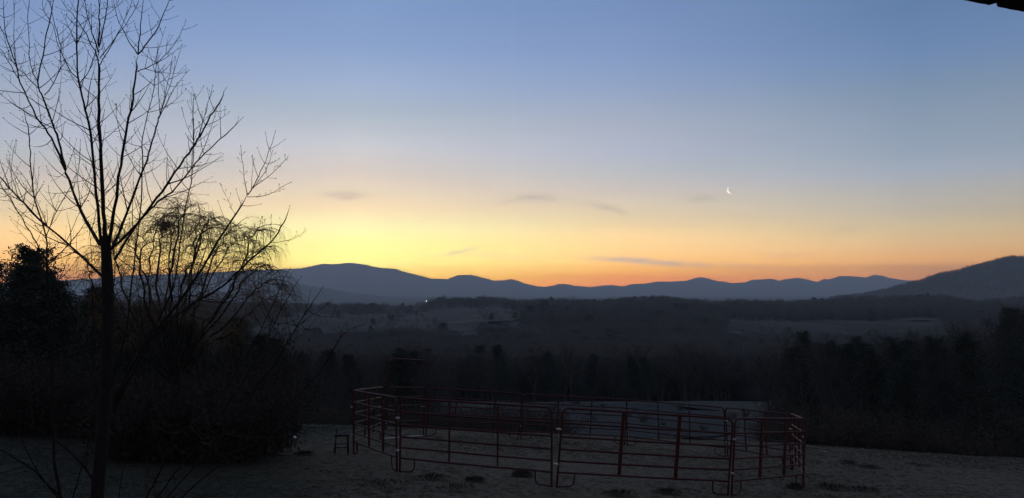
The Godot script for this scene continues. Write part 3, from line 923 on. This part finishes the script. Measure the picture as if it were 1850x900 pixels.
func make_ridge(called: String, top: Array, at: Array, step: float, mat: Material) -> void:
	var xs := PackedFloat32Array()
	var px: float = top[0][0]
	while px <= top[top.size() - 1][0]:
		xs.append(px)
		px += step
	var rows := 54
	var b := buf()
	var vs := PackedVector3Array()
	var ns := PackedVector3Array()
	var ix := PackedInt32Array()
	for r in rows + 1:
		for p in xs:
			vs.append(ridge_at(top, at, p, float(r) / rows * 1.35))
			ns.append(Vector3.UP)
	var w := xs.size()
	for r in rows:
		for c in w - 1:
			var p := r * w + c
			ix.append_array([p, p + w, p + 1, p + 1, p + w, p + w + 1])
	for r in rows + 1:
		for c in w:
			var l := vs[r * w + maxi(c - 1, 0)]
			var q := vs[r * w + mini(c + 1, w - 1)]
			var u := vs[mini(r + 1, rows) * w + c]
			var v := vs[maxi(r - 1, 0) * w + c]
			ns[r * w + c] = (q - l).cross(u - v).normalized()
	b.v = vs
	b.n = ns
	b.i = ix
	tag(put(called, b, mat), "", "", "", "structure")

const RIDGE_FAR := [[-500, 530], [-200, 522], [0, 514], [100, 507], [200, 502], [240, 497], [350, 494], [420, 490], [470, 487], [520, 486], [540, 485], [562, 481], [582, 476.5], [595, 477.5], [615, 476.5], [632, 474.5], [645, 476], [660, 478], [676, 482], [690, 484], [706, 485], [715, 485.5], [730, 491], [740, 494], [752, 496], [765, 499.5], [780, 504], [795, 503.5], [808, 504.5], [815, 501.5], [828, 497], [850, 496], [862, 499], [874, 502], [893, 507], [911, 506.5], [923, 504], [935, 507], [948, 512.5], [972, 517.5], [987, 518], [999, 516], [1011, 513], [1026, 513.5], [1038, 516.5], [1065, 518.7], [1082, 517], [1104, 514.5], [1126, 517.5], [1143, 513], [1163, 513], [1185, 508.5], [1217, 509], [1241, 507], [1253, 503], [1266, 500.5], [1278, 503], [1290, 506.5], [1305, 508.5], [1320, 511.5], [1345, 510], [1358, 505.5], [1395, 504], [1407, 507], [1425, 503.5], [1443, 502], [1458, 505], [1475, 509.5], [1488, 504.5], [1497, 505.5], [1517, 498.5], [1550, 500], [1563, 502], [1580, 496.5], [1595, 498.5], [1610, 503], [1640, 507], [1700, 510], [1850, 505], [2100, 500], [2400, 510]]
const RIDGE_RIGHT := [[1380, 556], [1480, 541], [1560, 532], [1600, 524], [1640, 513], [1660, 508.5], [1700, 494.5], [1730, 490], [1750, 483.5], [1800, 470], [1815, 466], [1830, 464], [1850, 465], [1950, 452], [2050, 450], [2200, 470], [2500, 500]]
const AT_FAR := [9800.0, 3400.0, 900.0, 0.0, 5.0]
const AT_RIGHT := [2000.0, 750.0, 600.0, 40.0, 2.5]
const AT_LEFT := [4300.0, 1500.0, 900.0, 90.0, 4.0]
const RIDGE_LEFT := [[200, 545], [380, 530], [480, 519], [512, 511], [545, 514], [575, 519], [600, 522], [640, 530], [700, 536], [780, 545]]

# ---------------------------------------------------------------- the pen
# joints of the pen as px and distance, starting at the front left corner
const JOINTS := [[721, 18.2], [1000, 16.9], [1314, 17.5], [1446, 19.8], [1426, 24.4], [1309, 27.2], [1129, 29.6], [938, 29.4], [768, 27.6], [693, 25.6], [641, 21.4]]
const RAILS := [1.33, 1.05, 0.785, 0.546, 0.31]
const TALL := 1.64

func frame_points(p: Vector3, q: Vector3, up: Vector3, h: float, bend: float) -> PackedVector3Array:
	var along := (q - p).normalized()
	var pts := PackedVector3Array([p, p + up * (h - bend)])
	for k in range(1, 6):
		var a := PI * 0.5 * k / 5.0
		pts.append(p + up * (h - bend + bend * sin(a)) + along * bend * (1.0 - cos(a)))
	for k in 6:
		var a := PI * 0.5 * k / 5.0
		pts.append(q + up * (h - bend + bend * cos(a)) - along * bend * (1.0 - sin(a)))
	pts.append(q)
	return pts

func rads(n: int, r: float) -> PackedFloat32Array:
	var a := PackedFloat32Array()
	a.resize(n)
	a.fill(r)
	return a

func make_panel(a: Vector3, c: Vector3, label: String, braces: Array, wide: float) -> void:
	var along := (c - a).normalized()
	var up := (Vector3.UP - along * along.y).normalized()
	var face := along.cross(up)
	var t := thing("corral_panel", label, "fence panel", a, 0, "")
	var p := along * 0.055
	var q := c - a - along * 0.055
	var length := (q - p).length()
	var f := buf()
	var fp := frame_points(p, q, up, TALL, 0.13)
	tube(f, fp, rads(fp.size(), 0.024), 10, true)
	put("frame", f, M.red, t)
	for h in RAILS:
		var b := buf()
		# the pipe sags by a hair and is dented here and there
		var pts := PackedVector3Array()
		for k in 9: pts.append(p + along * length * k / 8.0 + up * (h - 0.006 * sin(PI * k / 8.0) + rng.randfn() * 0.0015) + face * rng.randfn() * 0.002)
		tube(b, pts, rads(9, 0.021), 8)
		put("rail", b, M.red, t)
	for x in braces:
		var b := buf()
		var mid: Vector3 = p + along * length * x + up * (TALL + 0.31) * 0.5
		block(b, Transform3D(Basis(along, up, face), mid), Vector3(wide, (TALL - 0.31) * 0.5 - 0.021, 0.027), 0.006)
		put("brace", b, M.red, t)
	for e in [0, 1]:
		var o: Vector3 = p if e == 0 else q
		var s: Vector3 = along if e == 0 else -along
		var b := buf()
		var pts := PackedVector3Array([o + s * 0.36 + up * 0.31, o + s * 0.36 + up * 0.15])
		for k in range(1, 6):
			var ang := PI * 0.5 * k / 5.0
			pts.append(o + s * (0.24 + 0.12 * cos(ang)) + up * (0.15 - 0.12 * sin(ang)))
		pts.append(o + s * 0.02 + up * 0.022)
		tube(b, pts, rads(pts.size(), 0.016), 8, true)
		put("foot_loop", b, M.red, t)
	for h in [0.48, 1.2]:
		var b := buf()
		block(b, Transform3D(Basis(along, up, face), up * h + face * 0.012), Vector3(0.05, 0.018, 0.03), 0.004)
		put("pin_clip", b, M.steel, t)

func make_pen() -> void:
	var js := []
	for j in JOINTS: js.append(at_px(j[0], j[1]))
	var says := [
		"red pipe fence panel at the front left of the pen, facing the viewer",
		"red pipe fence panel at the front right of the pen, with two broad uprights",
		"red pipe fence panel turning back at the right front corner of the pen",
		"red pipe fence panel seen end on at the far right corner of the pen",
		"red pipe fence panel at the back right, seen through the corner panel",
		"red pipe fence panel at the back of the pen, sloping down towards the right corner",
		"red pipe fence panel in the middle of the back of the pen",
		"red pipe fence panel at the back left, right of the tall bow gate",
		"",
		"red pipe fence panel on the pen's left side, next to the tall bow gate",
		"red pipe fence panel at the left front of the pen, beside the small step"]
	var uprights := [[[0.34, 0.66], 0.014], [[0.35, 0.68], 0.036], [[0.36, 0.7], 0.034], [[0.33, 0.67], 0.03], [[0.35, 0.68], 0.014], [[0.34, 0.66], 0.014], [[0.34, 0.66], 0.02], [[0.3, 0.72], 0.02], [], [[0.34, 0.66], 0.016], [[0.4, 0.72], 0.016]]
	for k in js.size():
		if k == 8: continue
		make_panel(js[k], js[(k + 1) % js.size()], says[k], uprights[k][0], uprights[k][1])
	# the bow gate
	var a: Vector3 = js[8]
	var c: Vector3 = js[9]
	var along := (c - a).normalized()
	var up := (Vector3.UP - along * along.y).normalized()
	var face := along.cross(up)
	var t := thing("bow_gate", "red pipe gate with a tall arched frame rising over the left back of the pen", "gate", a)
	var p := along * 0.06
	var q := c - a - along * 0.06
	var f := buf()
	var fp := frame_points(p, q, up, 2.55, 0.16)
	tube(f, fp, rads(fp.size(), 0.025), 10, true)
	put("bow_frame", f, M.red, t)
	var g := buf()
	bar(g, p + along * 0.03 + up * 0.03, q - along * 0.03 + up * 0.03, 0.022)
	put("threshold_bar", g, M.steel, t)
	for h in [2.18]:
		for e in [0, 1]:
			var k := buf()
			var o: Vector3 = p if e == 0 else q
			var s: Vector3 = along if e == 0 else -along
			bar(k, o + up * h, o + up * 2.535 + s * 0.3, 0.014)
			put("corner_strut", k, M.red, t)
	var lp := p + along * 0.1
	var lq := q - along * 0.1
	var gb := buf()
	var gp := frame_points(lp + up * 0.3, lq + up * 0.3, up, 1.34, 0.13)
	gp.append(gp[0])
	tube(gb, gp, rads(gp.size(), 0.022), 8)
	var leaf := put("gate_leaf", gb, M.red, t)
	for h in RAILS:
		if h < 0.4: continue
		var b := buf()
		bar(b, lp + up * h, lq + up * h, 0.02)
		put("rail", b, M.red, leaf)
	var la := buf()
	bar(la, lp + up * 1.0 - along * 0.09, lp + up * 1.0 + along * 0.16, 0.012)
	put("latch", la, M.steel, leaf)
	for h in [0.5, 1.35]:
		var hb := buf()
		bar(hb, lq + up * h, lq + up * h + along * 0.1, 0.014)
		put("hinge", hb, M.steel, leaf)

func make_step() -> void:
	var at := at_px(621, 21.0)
	var t := thing("mounting_step", "small dark metal step stool standing outside the left corner of the pen", "step stool", at, 0.12)
	for s in [[-0.14, -0.12, -0.23, -0.2], [-0.14, 0.12, -0.15, 0.24], [0.14, -0.12, 0.16, -0.2], [0.14, 0.12, 0.17, 0.24]]:
		var b := buf()
		bar(b, Vector3(s[0], 0.5, s[1]), Vector3(s[2], -0.02, s[3]), 0.014)
		put("leg", b, M.black_metal, t)
	var top := buf()
	block(top, Transform3D(Basis(), Vector3(0, 0.49, 0)), Vector3(0.19, 0.022, 0.14), 0.008)
	put("tread", top, M.black_metal, t)
	for h in [0.2, 0.29]:
		var b := buf()
		bar(b, Vector3(-0.18, h, 0.19 - h * 0.1), Vector3(0.16, h, 0.19 - h * 0.1), 0.011)
		put("rung", b, M.black_metal, t)
	var hr := buf()
	tube(hr, PackedVector3Array([Vector3(-0.15, 0.5, -0.12), Vector3(-0.16, 0.64, -0.13)]), rads(2, 0.012), 8, true)
	put("grab_handle", hr, M.black_metal, t)

# ---------------------------------------------------------------- small things
func lump(radius: Vector3, seed_at: float, rings := 8) -> Dictionary:
	var b := buf()
	var vs := PackedVector3Array()
	var ns := PackedVector3Array()
	var ix := PackedInt32Array()
	var w := rings * 2
	for r in rings + 1:
		for c in w + 1:
			var a := TAU * c / w
			var e := PI * r / rings - PI / 2
			var n := Vector3(cos(a) * cos(e), sin(e), sin(a) * cos(e))
			var k := 1.0 + 0.22 * noise.get_noise_3d(n.x * 60.0 + seed_at, n.y * 60.0, n.z * 60.0)
			vs.append(n * radius * k)
			ns.append((n / radius).normalized())
	for r in rings:
		for c in w:
			var p := r * (w + 1) + c
			ix.append_array([p, p + 1, p + w + 1, p + 1, p + w + 2, p + w + 1])
	b.v = vs
	b.n = ns
	b.i = ix
	return b

func weed(height: float, spread: float, n: int) -> Dictionary:
	var b := buf()
	for k in n:
		var a := rng.randf() * TAU
		var o := Vector3(cos(a), 0, sin(a)) * spread * sqrt(rng.randf())
		var h := height * rng.randf_range(0.35, 1.0) * (1.0 - 0.5 * o.length() / spread)
		var lean := Vector3(cos(a), 0, sin(a)) * h * rng.randf_range(0.1, 0.7) + Vector3(rng.randfn(), 0, rng.randfn()) * 0.02
		var s := Vector3(-sin(a), 0, cos(a)) * rng.randf_range(0.003, 0.008)
		var i: int = b.v.size()
		b.v.append_array([o - s, o + s, o + lean * 0.4 + Vector3(0, h * 0.7, 0) + s * 0.7, o + lean * 0.4 + Vector3(0, h * 0.7, 0) - s * 0.7, o + lean + Vector3(0, h, 0)])
		var nn := Vector3(cos(a), 0.5, sin(a)).normalized()
		b.n.append_array([nn, nn, nn, nn, nn])
		b.i.append_array([i, i + 1, i + 2, i, i + 2, i + 3, i + 3, i + 2, i + 4])
	return b

func make_small_things() -> void:
	for w in [[943, 862, 0.2, 0.26, "dark grass tuft inside the front left panel, left of the centre posts"], [1205, 893, 0.12, 0.34, "low dark weed patch in front of the panel with broad uprights"],
			[1436, 884, 0.16, 0.2, "dark weed tuft at the foot of the right corner post"], [1500, 884, 0.13, 0.45, "broad dark weed patch right of the pen, nearest its corner"],
			[1560, 888, 0.1, 0.4, "low dark weed patch on the lawn further right of the pen"], [780, 866, 0.09, 0.4, "flat dark weed patch below the front left panel"],
			[858, 870, 0.12, 0.22, "small dark tuft below the middle of the front left panel"], [825, 886, 0.07, 0.5, "flat dark streak of weeds on the lawn near the bottom edge"],
			[1120, 897, 0.1, 0.4, "dark weeds at the bottom edge in front of the pen"], [690, 880, 0.08, 0.6, "dark weeds on the lawn left of the pen, near the bottom edge"],
			[1535, 838, 0.1, 0.4, "dark tuft on the lawn right of the pen, behind the nearer patches"], [1570, 846, 0.1, 0.35, "lone dark tuft on the lawn to the right of the pen"], [1660, 843, 0.07, 0.5, "flat weed streak far right on the lawn"],
			[548, 822, 0.1, 0.3, "dark tuft at the end of the fallen branch"]]:
		var at := on_lawn(w[0], w[1])
		var o := thing("weed_clump", w[4], "weeds", at, rng.randf() * TAU)
		put("blades", weed(w[2] * 1.25, w[3], 420), M.weed, o).set_meta("kind", "stuff")
	var jug := put("white_stone", lump(Vector3(0.1, 0.055, 0.07), 3.0), M.white)
	jug.position = on_lawn(530, 793) + Vector3(0, 0.03, 0)
	tag(jug, "small white stone lying on the lawn left of the pen", "stone")
	var ball := put("white_stone", lump(Vector3(0.07, 0.06, 0.07), 9.0), M.board)
	ball.position = on_lawn(221, 782) + Vector3(0, 0.04, 0)
	tag(ball, "pale round stone below the white board, under the bare tree", "stone")
	var pale := put("white_stone", lump(Vector3(0.13, 0.035, 0.07), 14.0), M.board)
	pale.position = on_lawn(154, 775) + Vector3(0, 0.02, 0)
	tag(pale, "flat pale stone just left of the bare tree's trunk", "stone")
	var bd := buf()
	block(bd, Transform3D(Basis(Vector3.UP, 0.35), Vector3.ZERO), Vector3(0.27, 0.018, 0.07), 0.005)
	block(bd, Transform3D(Basis(Vector3.UP, 0.3), Vector3(-0.2, 0.045, 0.02)), Vector3(0.05, 0.03, 0.05), 0.01)
	var board := put("white_board", bd, M.white)
	board.position = on_lawn(252, 768) + Vector3(0, 0.1, 0)
	board.rotation.z = -0.12
	tag(board, "white board scrap lying in the thicket right of the bare tree's trunk", "board")
	var tp := put("tarp_pile", lump(Vector3(0.42, 0.24, 0.35), 30.0, 14), M.tarp)
	tp.position = on_lawn(326, 765) + Vector3(0, 0.12, 0)
	tag(tp, "low heap under a dark blue tarpaulin in the thicket", "tarpaulin")
	var br := buf()
	var line := smooth_line(PackedVector3Array([on_lawn(432, 800) + Vector3(0, 0.16, 0), on_lawn(462, 815) + Vector3(0, 0.08, 0), on_lawn(495, 822) + Vector3(0, 0.04, 0), on_lawn(528, 824) + Vector3(0, 0.03, 0)]), 4)
	var o := line[0]
	for k in line.size(): line[k] -= o
	tube(br, line, tapered(line.size(), 0.014, 0.03), 7, true)
	var fallen := put("fallen_branch", br, M.board)
	fallen.material_override = M.dead_wood
	fallen.position = o
	tag(fallen, "pale fallen branch lying on the lawn beside the thicket", "branch")
	# far off: a yard lamp still burning, and a pole
	var foot := at_px(769, 870)
	var head := spot(770, 544.5, 870)
	var lamp := thing("yard_lamp", "yard lamp burning white on the far wooded hill below the mountains", "lamp", foot)
	var pole := buf()
	var h := head.y - foot.y
	tube(pole, PackedVector3Array([Vector3(0, -0.5, 0), Vector3(0, h - 0.6, 0), Vector3(0.2, h + 0.4, 0.1), Vector3(0.9, h + 0.6, 0.3)]), PackedFloat32Array([0.14, 0.1, 0.06, 0.05]), 8, true)
	put("pole", pole, M.black_metal, lamp)
	var glow := plain(Color(1, 0.96, 0.88))
	glow.emission_enabled = true
	glow.emission = Color(1.0, 0.95, 0.85)
	glow.emission_energy_multiplier = 6.0
	var bulb := SphereMesh.new()
	bulb.radius = 0.32
	bulb.height = 0.54
	bulb.radial_segments = 16
	bulb.rings = 8
	var bo := put_mesh("lamp_bulb", bulb, glow, lamp)
	bo.position = Vector3(0.9, h + 0.2, 0.3)
	var om := OmniLight3D.new()
	om.name = "lamp_light"
	om.light_energy = 6.0
	om.light_color = Color(1.0, 0.95, 0.85)
	om.omni_range = 60.0
	om.omni_attenuation = 2.0
	om.light_size = 0.4
	om.shadow_enabled = true
	lamp.add_child(om)
	om.position = Vector3(0.9, h + 0.2, 1.0)
	var pf := at_px(539, 400)
	var up := thing("utility_pole", "thin bare utility pole standing in the far field at the left", "pole", pf)
	var pb := buf()
	var ph := spot(539, 556, 400).y - pf.y
	bar(pb, Vector3(0, -0.5, 0), Vector3(0, ph, 0), 0.13)
	put("post", pb, M.black_metal, up)
	var pc := buf()
	bar(pc, Vector3(-0.7, ph - 0.5, 0.12), Vector3(0.7, ph - 0.5, 0.12), 0.06)
	put("crossarm", pc, M.black_metal, up)

func on_lawn(px: float, py: float) -> Vector3:      # where the line of sight through (px, py) meets the ground
	var lo := 8.0
	for k in 400:
		var p := spot(px, py, lo)
		if p.y <= land(p.x, lo): return ground_at(p.x, lo)
		lo += 0.08
	return at_px(px, 24.0)

func make_moon() -> void:
	# the sunlit sliver of the moon's globe, to its real angular size
	var far := 60000.0
	var r := far * tan(deg_to_rad(0.27))
	var b := buf()
	var vs := PackedVector3Array()
	var ns := PackedVector3Array()
	var ix := PackedInt32Array()
	var rows := 40
	var cols := 5
	for k in rows + 1:
		var e := PI * (float(k) / rows - 0.5)
		for c in cols + 1:
			# from the limb round to the terminator; longitude from the left edge of the disc
			var a := PI - 0.54 * float(c) / cols
			var n := Vector3(cos(a) * cos(e), sin(e), sin(a) * cos(e))
			vs.append(n * r)
			ns.append(n)
	for k in rows:
		for c in cols:
			var p := k * (cols + 1) + c
			ix.append_array([p, p + cols + 1, p + 1, p + 1, p + cols + 1, p + cols + 2])
	b.v = vs
	b.n = ns
	b.i = ix
	var m := plain(Color(0.9, 0.88, 0.8))
	m.emission_enabled = true
	m.emission = Color(1.0, 0.96, 0.82)
	m.emission_energy_multiplier = 3.0
	var o := put("moon_in_sky", b, m)
	o.position = spot(1321.5, 343.5, far)
	var to := (Vector3(0, EYE, 0) - o.position).normalized()
	var right := Vector3.UP.cross(to).normalized()
	o.basis = Basis(right, to.cross(right), to) * Basis(Vector3.BACK, deg_to_rad(24.0))
	tag(o, "thin white crescent moon hanging in the sky above the right hills", "moon")

func make_roof() -> void:
	# the corner of the porch roof over the viewer: its eave runs from the left behind to the right ahead
	var e1 := spot(1850, 21.5, 2.98)
	var e0 := spot(1735, -1.0, 1.0)
	e0 = Vector3(0, EYE, 0) + (e0 - Vector3(0, EYE, 0)) * (e1.y - EYE) / (e0.y - EYE)
	var along := (e1 - e0)
	along.y = 0
	along = along.normalized()
	var inward := along.cross(Vector3.UP).normalized()
	if inward.z < 0: inward = -inward
	var rise := (inward * 0.93 + Vector3(0, 0.36, 0)).normalized()
	var n := along.cross(rise).normalized()
	if n.y < 0: n = -n
	var t := thing("porch_roof", "dark eave of a shingled porch roof at the top right corner", "roof", e1 - n * 0.026)
	var deck := buf()
	block(deck, Transform3D(Basis(along, n, -rise if along.cross(n).dot(rise) < 0 else rise), rise * 2.02 - along * 1.2 + n * 0.012), Vector3(3.4, 0.012, 1.9), 0.004)
	put("deck", deck, M.timber, t)
	var starter := buf()
	block(starter, Transform3D(Basis(along, n, -rise if along.cross(n).dot(rise) < 0 else rise), rise * 0.165 - along * 1.2 + n * 0.041), Vector3(3.4, 0.005, 0.135), 0.002)
	put("starter_strip", starter, M.shingle, t)
	# the tabs of the lowest course hang over the edge; at one joint their corners are broken off
	var joint := (spot(1794.5, 10.5, 1.0) - Vector3(0, EYE, 0)) * (e1.y - EYE) / (spot(1794.5, 10.5, 1.0).y - EYE)
	var broken := (joint + Vector3(0, EYE, 0) - e1).dot(along)
	var x := broken - 34 * 0.16
	for k in 50:
		var wide := 0.16
		if x > 2.1: break
		var l := 0.024 if absf(x - broken) < 0.01 else rng.randf_range(0.001, 0.004)
		var r := 0.022 if absf(x + wide - broken) < 0.01 else rng.randf_range(0.001, 0.004)
		var deep := 0.018
		var edge := PackedVector2Array([Vector2(0.0005, 0.3), Vector2(0.0005, minf(l * 0.75, deep)), Vector2(l, 0)])
		for q in range(1, 6): edge.append(Vector2(lerpf(l, wide - r, q / 6.0), rng.randf_range(-0.0012, 0.0012)))
		edge.append_array([Vector2(wide - r, 0), Vector2(wide - 0.0005, minf(r * 0.75, deep)), Vector2(wide - 0.0005, 0.3)])
		var st := buf()
		var tri := Geometry2D.triangulate_polygon(edge)
		for face in [1.0, -1.0]:
			var at: int = st.v.size()
			for p in edge:
				st.v.append(along * (x + p.x) + rise * p.y + n * (0.03 + 0.0045 * face))
				st.n.append(n * face)
			var ix: PackedInt32Array = st.i
			for q in range(0, tri.size(), 3): facing(st.v, st.n, ix, [at + tri[q], at + tri[q + 1], at + tri[q + 2]])
			st.i = ix
		for q in edge.size() - 1:
			var at: int = st.v.size()
			var out := Vector2(edge[q + 1].y - edge[q].y, -(edge[q + 1].x - edge[q].x)).normalized()
			for c in [[q, 1.0], [q, -1.0], [q + 1, -1.0], [q + 1, 1.0]]:
				st.v.append(along * (x + edge[c[0]].x) + rise * edge[c[0]].y + n * (0.03 + 0.0045 * c[1]))
				st.n.append(along * out.x + rise * out.y)
			var ix: PackedInt32Array = st.i
			facing(st.v, st.n, ix, [at, at + 1, at + 2, at, at + 2, at + 3])
			st.i = ix
		put("shingle", st, M.shingle, t)
		x += wide

# ----------------------------------------------------------------
func _ready() -> void:
	rng.seed = 20240117
	noise.seed = 5
	noise.frequency = 0.01
	noise.fractal_octaves = 4
	rough.seed = 8
	rough.frequency = 0.02
	rough.fractal_octaves = 3

	var cam := Camera3D.new()
	cam.name = "camera"
	cam.position = Vector3(0, EYE, 0)
	cam.rotation_degrees = Vector3(PITCH, 0, 0)
	cam.fov = 2.0 * rad_to_deg(atan(450.0 / FOCAL))
	cam.near = 0.05
	cam.far = 90000.0
	add_child(cam)
	cam.current = true
	cam_basis = cam.basis

	var we := WorldEnvironment.new()
	we.name = "world_environment"
	var env := Environment.new()
	var pano := PanoramaSkyMaterial.new()
	pano.panorama = ImageTexture.create_from_image(make_sky())
	var sky := Sky.new()
	sky.sky_material = pano
	env.background_mode = Environment.BG_SKY
	env.sky = sky
	env.background_energy_multiplier = 1.0
	env.ambient_light_source = Environment.AMBIENT_SOURCE_SKY
	env.tonemap_mode = Environment.TONE_MAPPER_LINEAR
	env.tonemap_exposure = 1.0
	env.sdfgi_enabled = true
	env.ssao_enabled = true
	env.ssil_enabled = true
	env.fog_enabled = true
	env.fog_density = HAZE
	env.fog_light_color = Color(0.905, 0.965, 1.0)
	we.environment = env
	add_child(we)

	make_materials()

	# the ground
	var xs := PackedFloat32Array()
	for k in 181: xs.append(-45.0 + k * 0.5)
	var ds := PackedFloat32Array()
	for k in 179: ds.append(-25.0 + k * 0.5)
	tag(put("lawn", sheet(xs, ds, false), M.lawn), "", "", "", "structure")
	xs = PackedFloat32Array()
	for k in 221: xs.append(-1.1 + k * 0.01)
	ds = PackedFloat32Array()
	var d := 63.5
	while d < 10800.0:
		ds.append(d)
		d *= 1.022
	tag(put("valley", sheet(xs, ds, true, -0.02), M.soil), "", "", "", "structure")
	for f in FIELDS: tag(put("pasture", field(f), M.frost if f[3] < 100 else M.meadow if f[0] == 500 or f[2] < 200 else M.pasture), "", "", "", "structure")
	make_ridge("mountain_ridge", RIDGE_FAR, AT_FAR, 3.0, M.forest)
	make_ridge("mountain", RIDGE_RIGHT, AT_RIGHT, 4.0, M.forest)
	make_ridge("foothill", RIDGE_LEFT, AT_LEFT, 4.0, M.forest)

	make_roof()
	make_maple()
	make_willow()
	make_woods()
	make_pen()
	make_step()
	make_grass()
	make_small_things()
	make_moon()

func make_grass() -> void:
	var mm := MultiMesh.new()
	mm.transform_format = MultiMesh.TRANSFORM_3D
	mm.use_colors = true
	mm.mesh = commit(weed(0.045, 0.07, 16))
	var spots := []
	for k in 70000:
		var d := sqrt(rng.randf_range(11.0 * 11.0, 38.0 * 38.0))
		var px := rng.randf_range(-30, 1880)
		var x := (px - 925.0) / FOCAL * d
		var patch := noise.get_noise_2d(x * 9.0, d * 9.0)
		spots.append([x, d, patch])
	mm.instance_count = spots.size()
	for k in spots.size():
		var s: float = rng.randf_range(0.3, 0.65) * (0.8 + 0.8 * maxf(spots[k][2], -0.6))
		mm.set_instance_transform(k, Transform3D(Basis(Vector3.UP, rng.randf() * TAU).scaled(Vector3(1.1, s, 1.1)), ground_at(spots[k][0], spots[k][1])))
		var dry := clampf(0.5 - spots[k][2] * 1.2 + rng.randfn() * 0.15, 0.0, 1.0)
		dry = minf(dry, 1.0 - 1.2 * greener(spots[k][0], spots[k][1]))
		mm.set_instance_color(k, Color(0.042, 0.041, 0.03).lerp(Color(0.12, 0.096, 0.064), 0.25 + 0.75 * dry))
	var o := MultiMeshInstance3D.new()
	o.multimesh = mm
	o.material_override = M.blade
	o.name = "grass"
	add_child(o)
	tag(o, "short dry winter grass covering the lawn", "grass", "", "stuff")
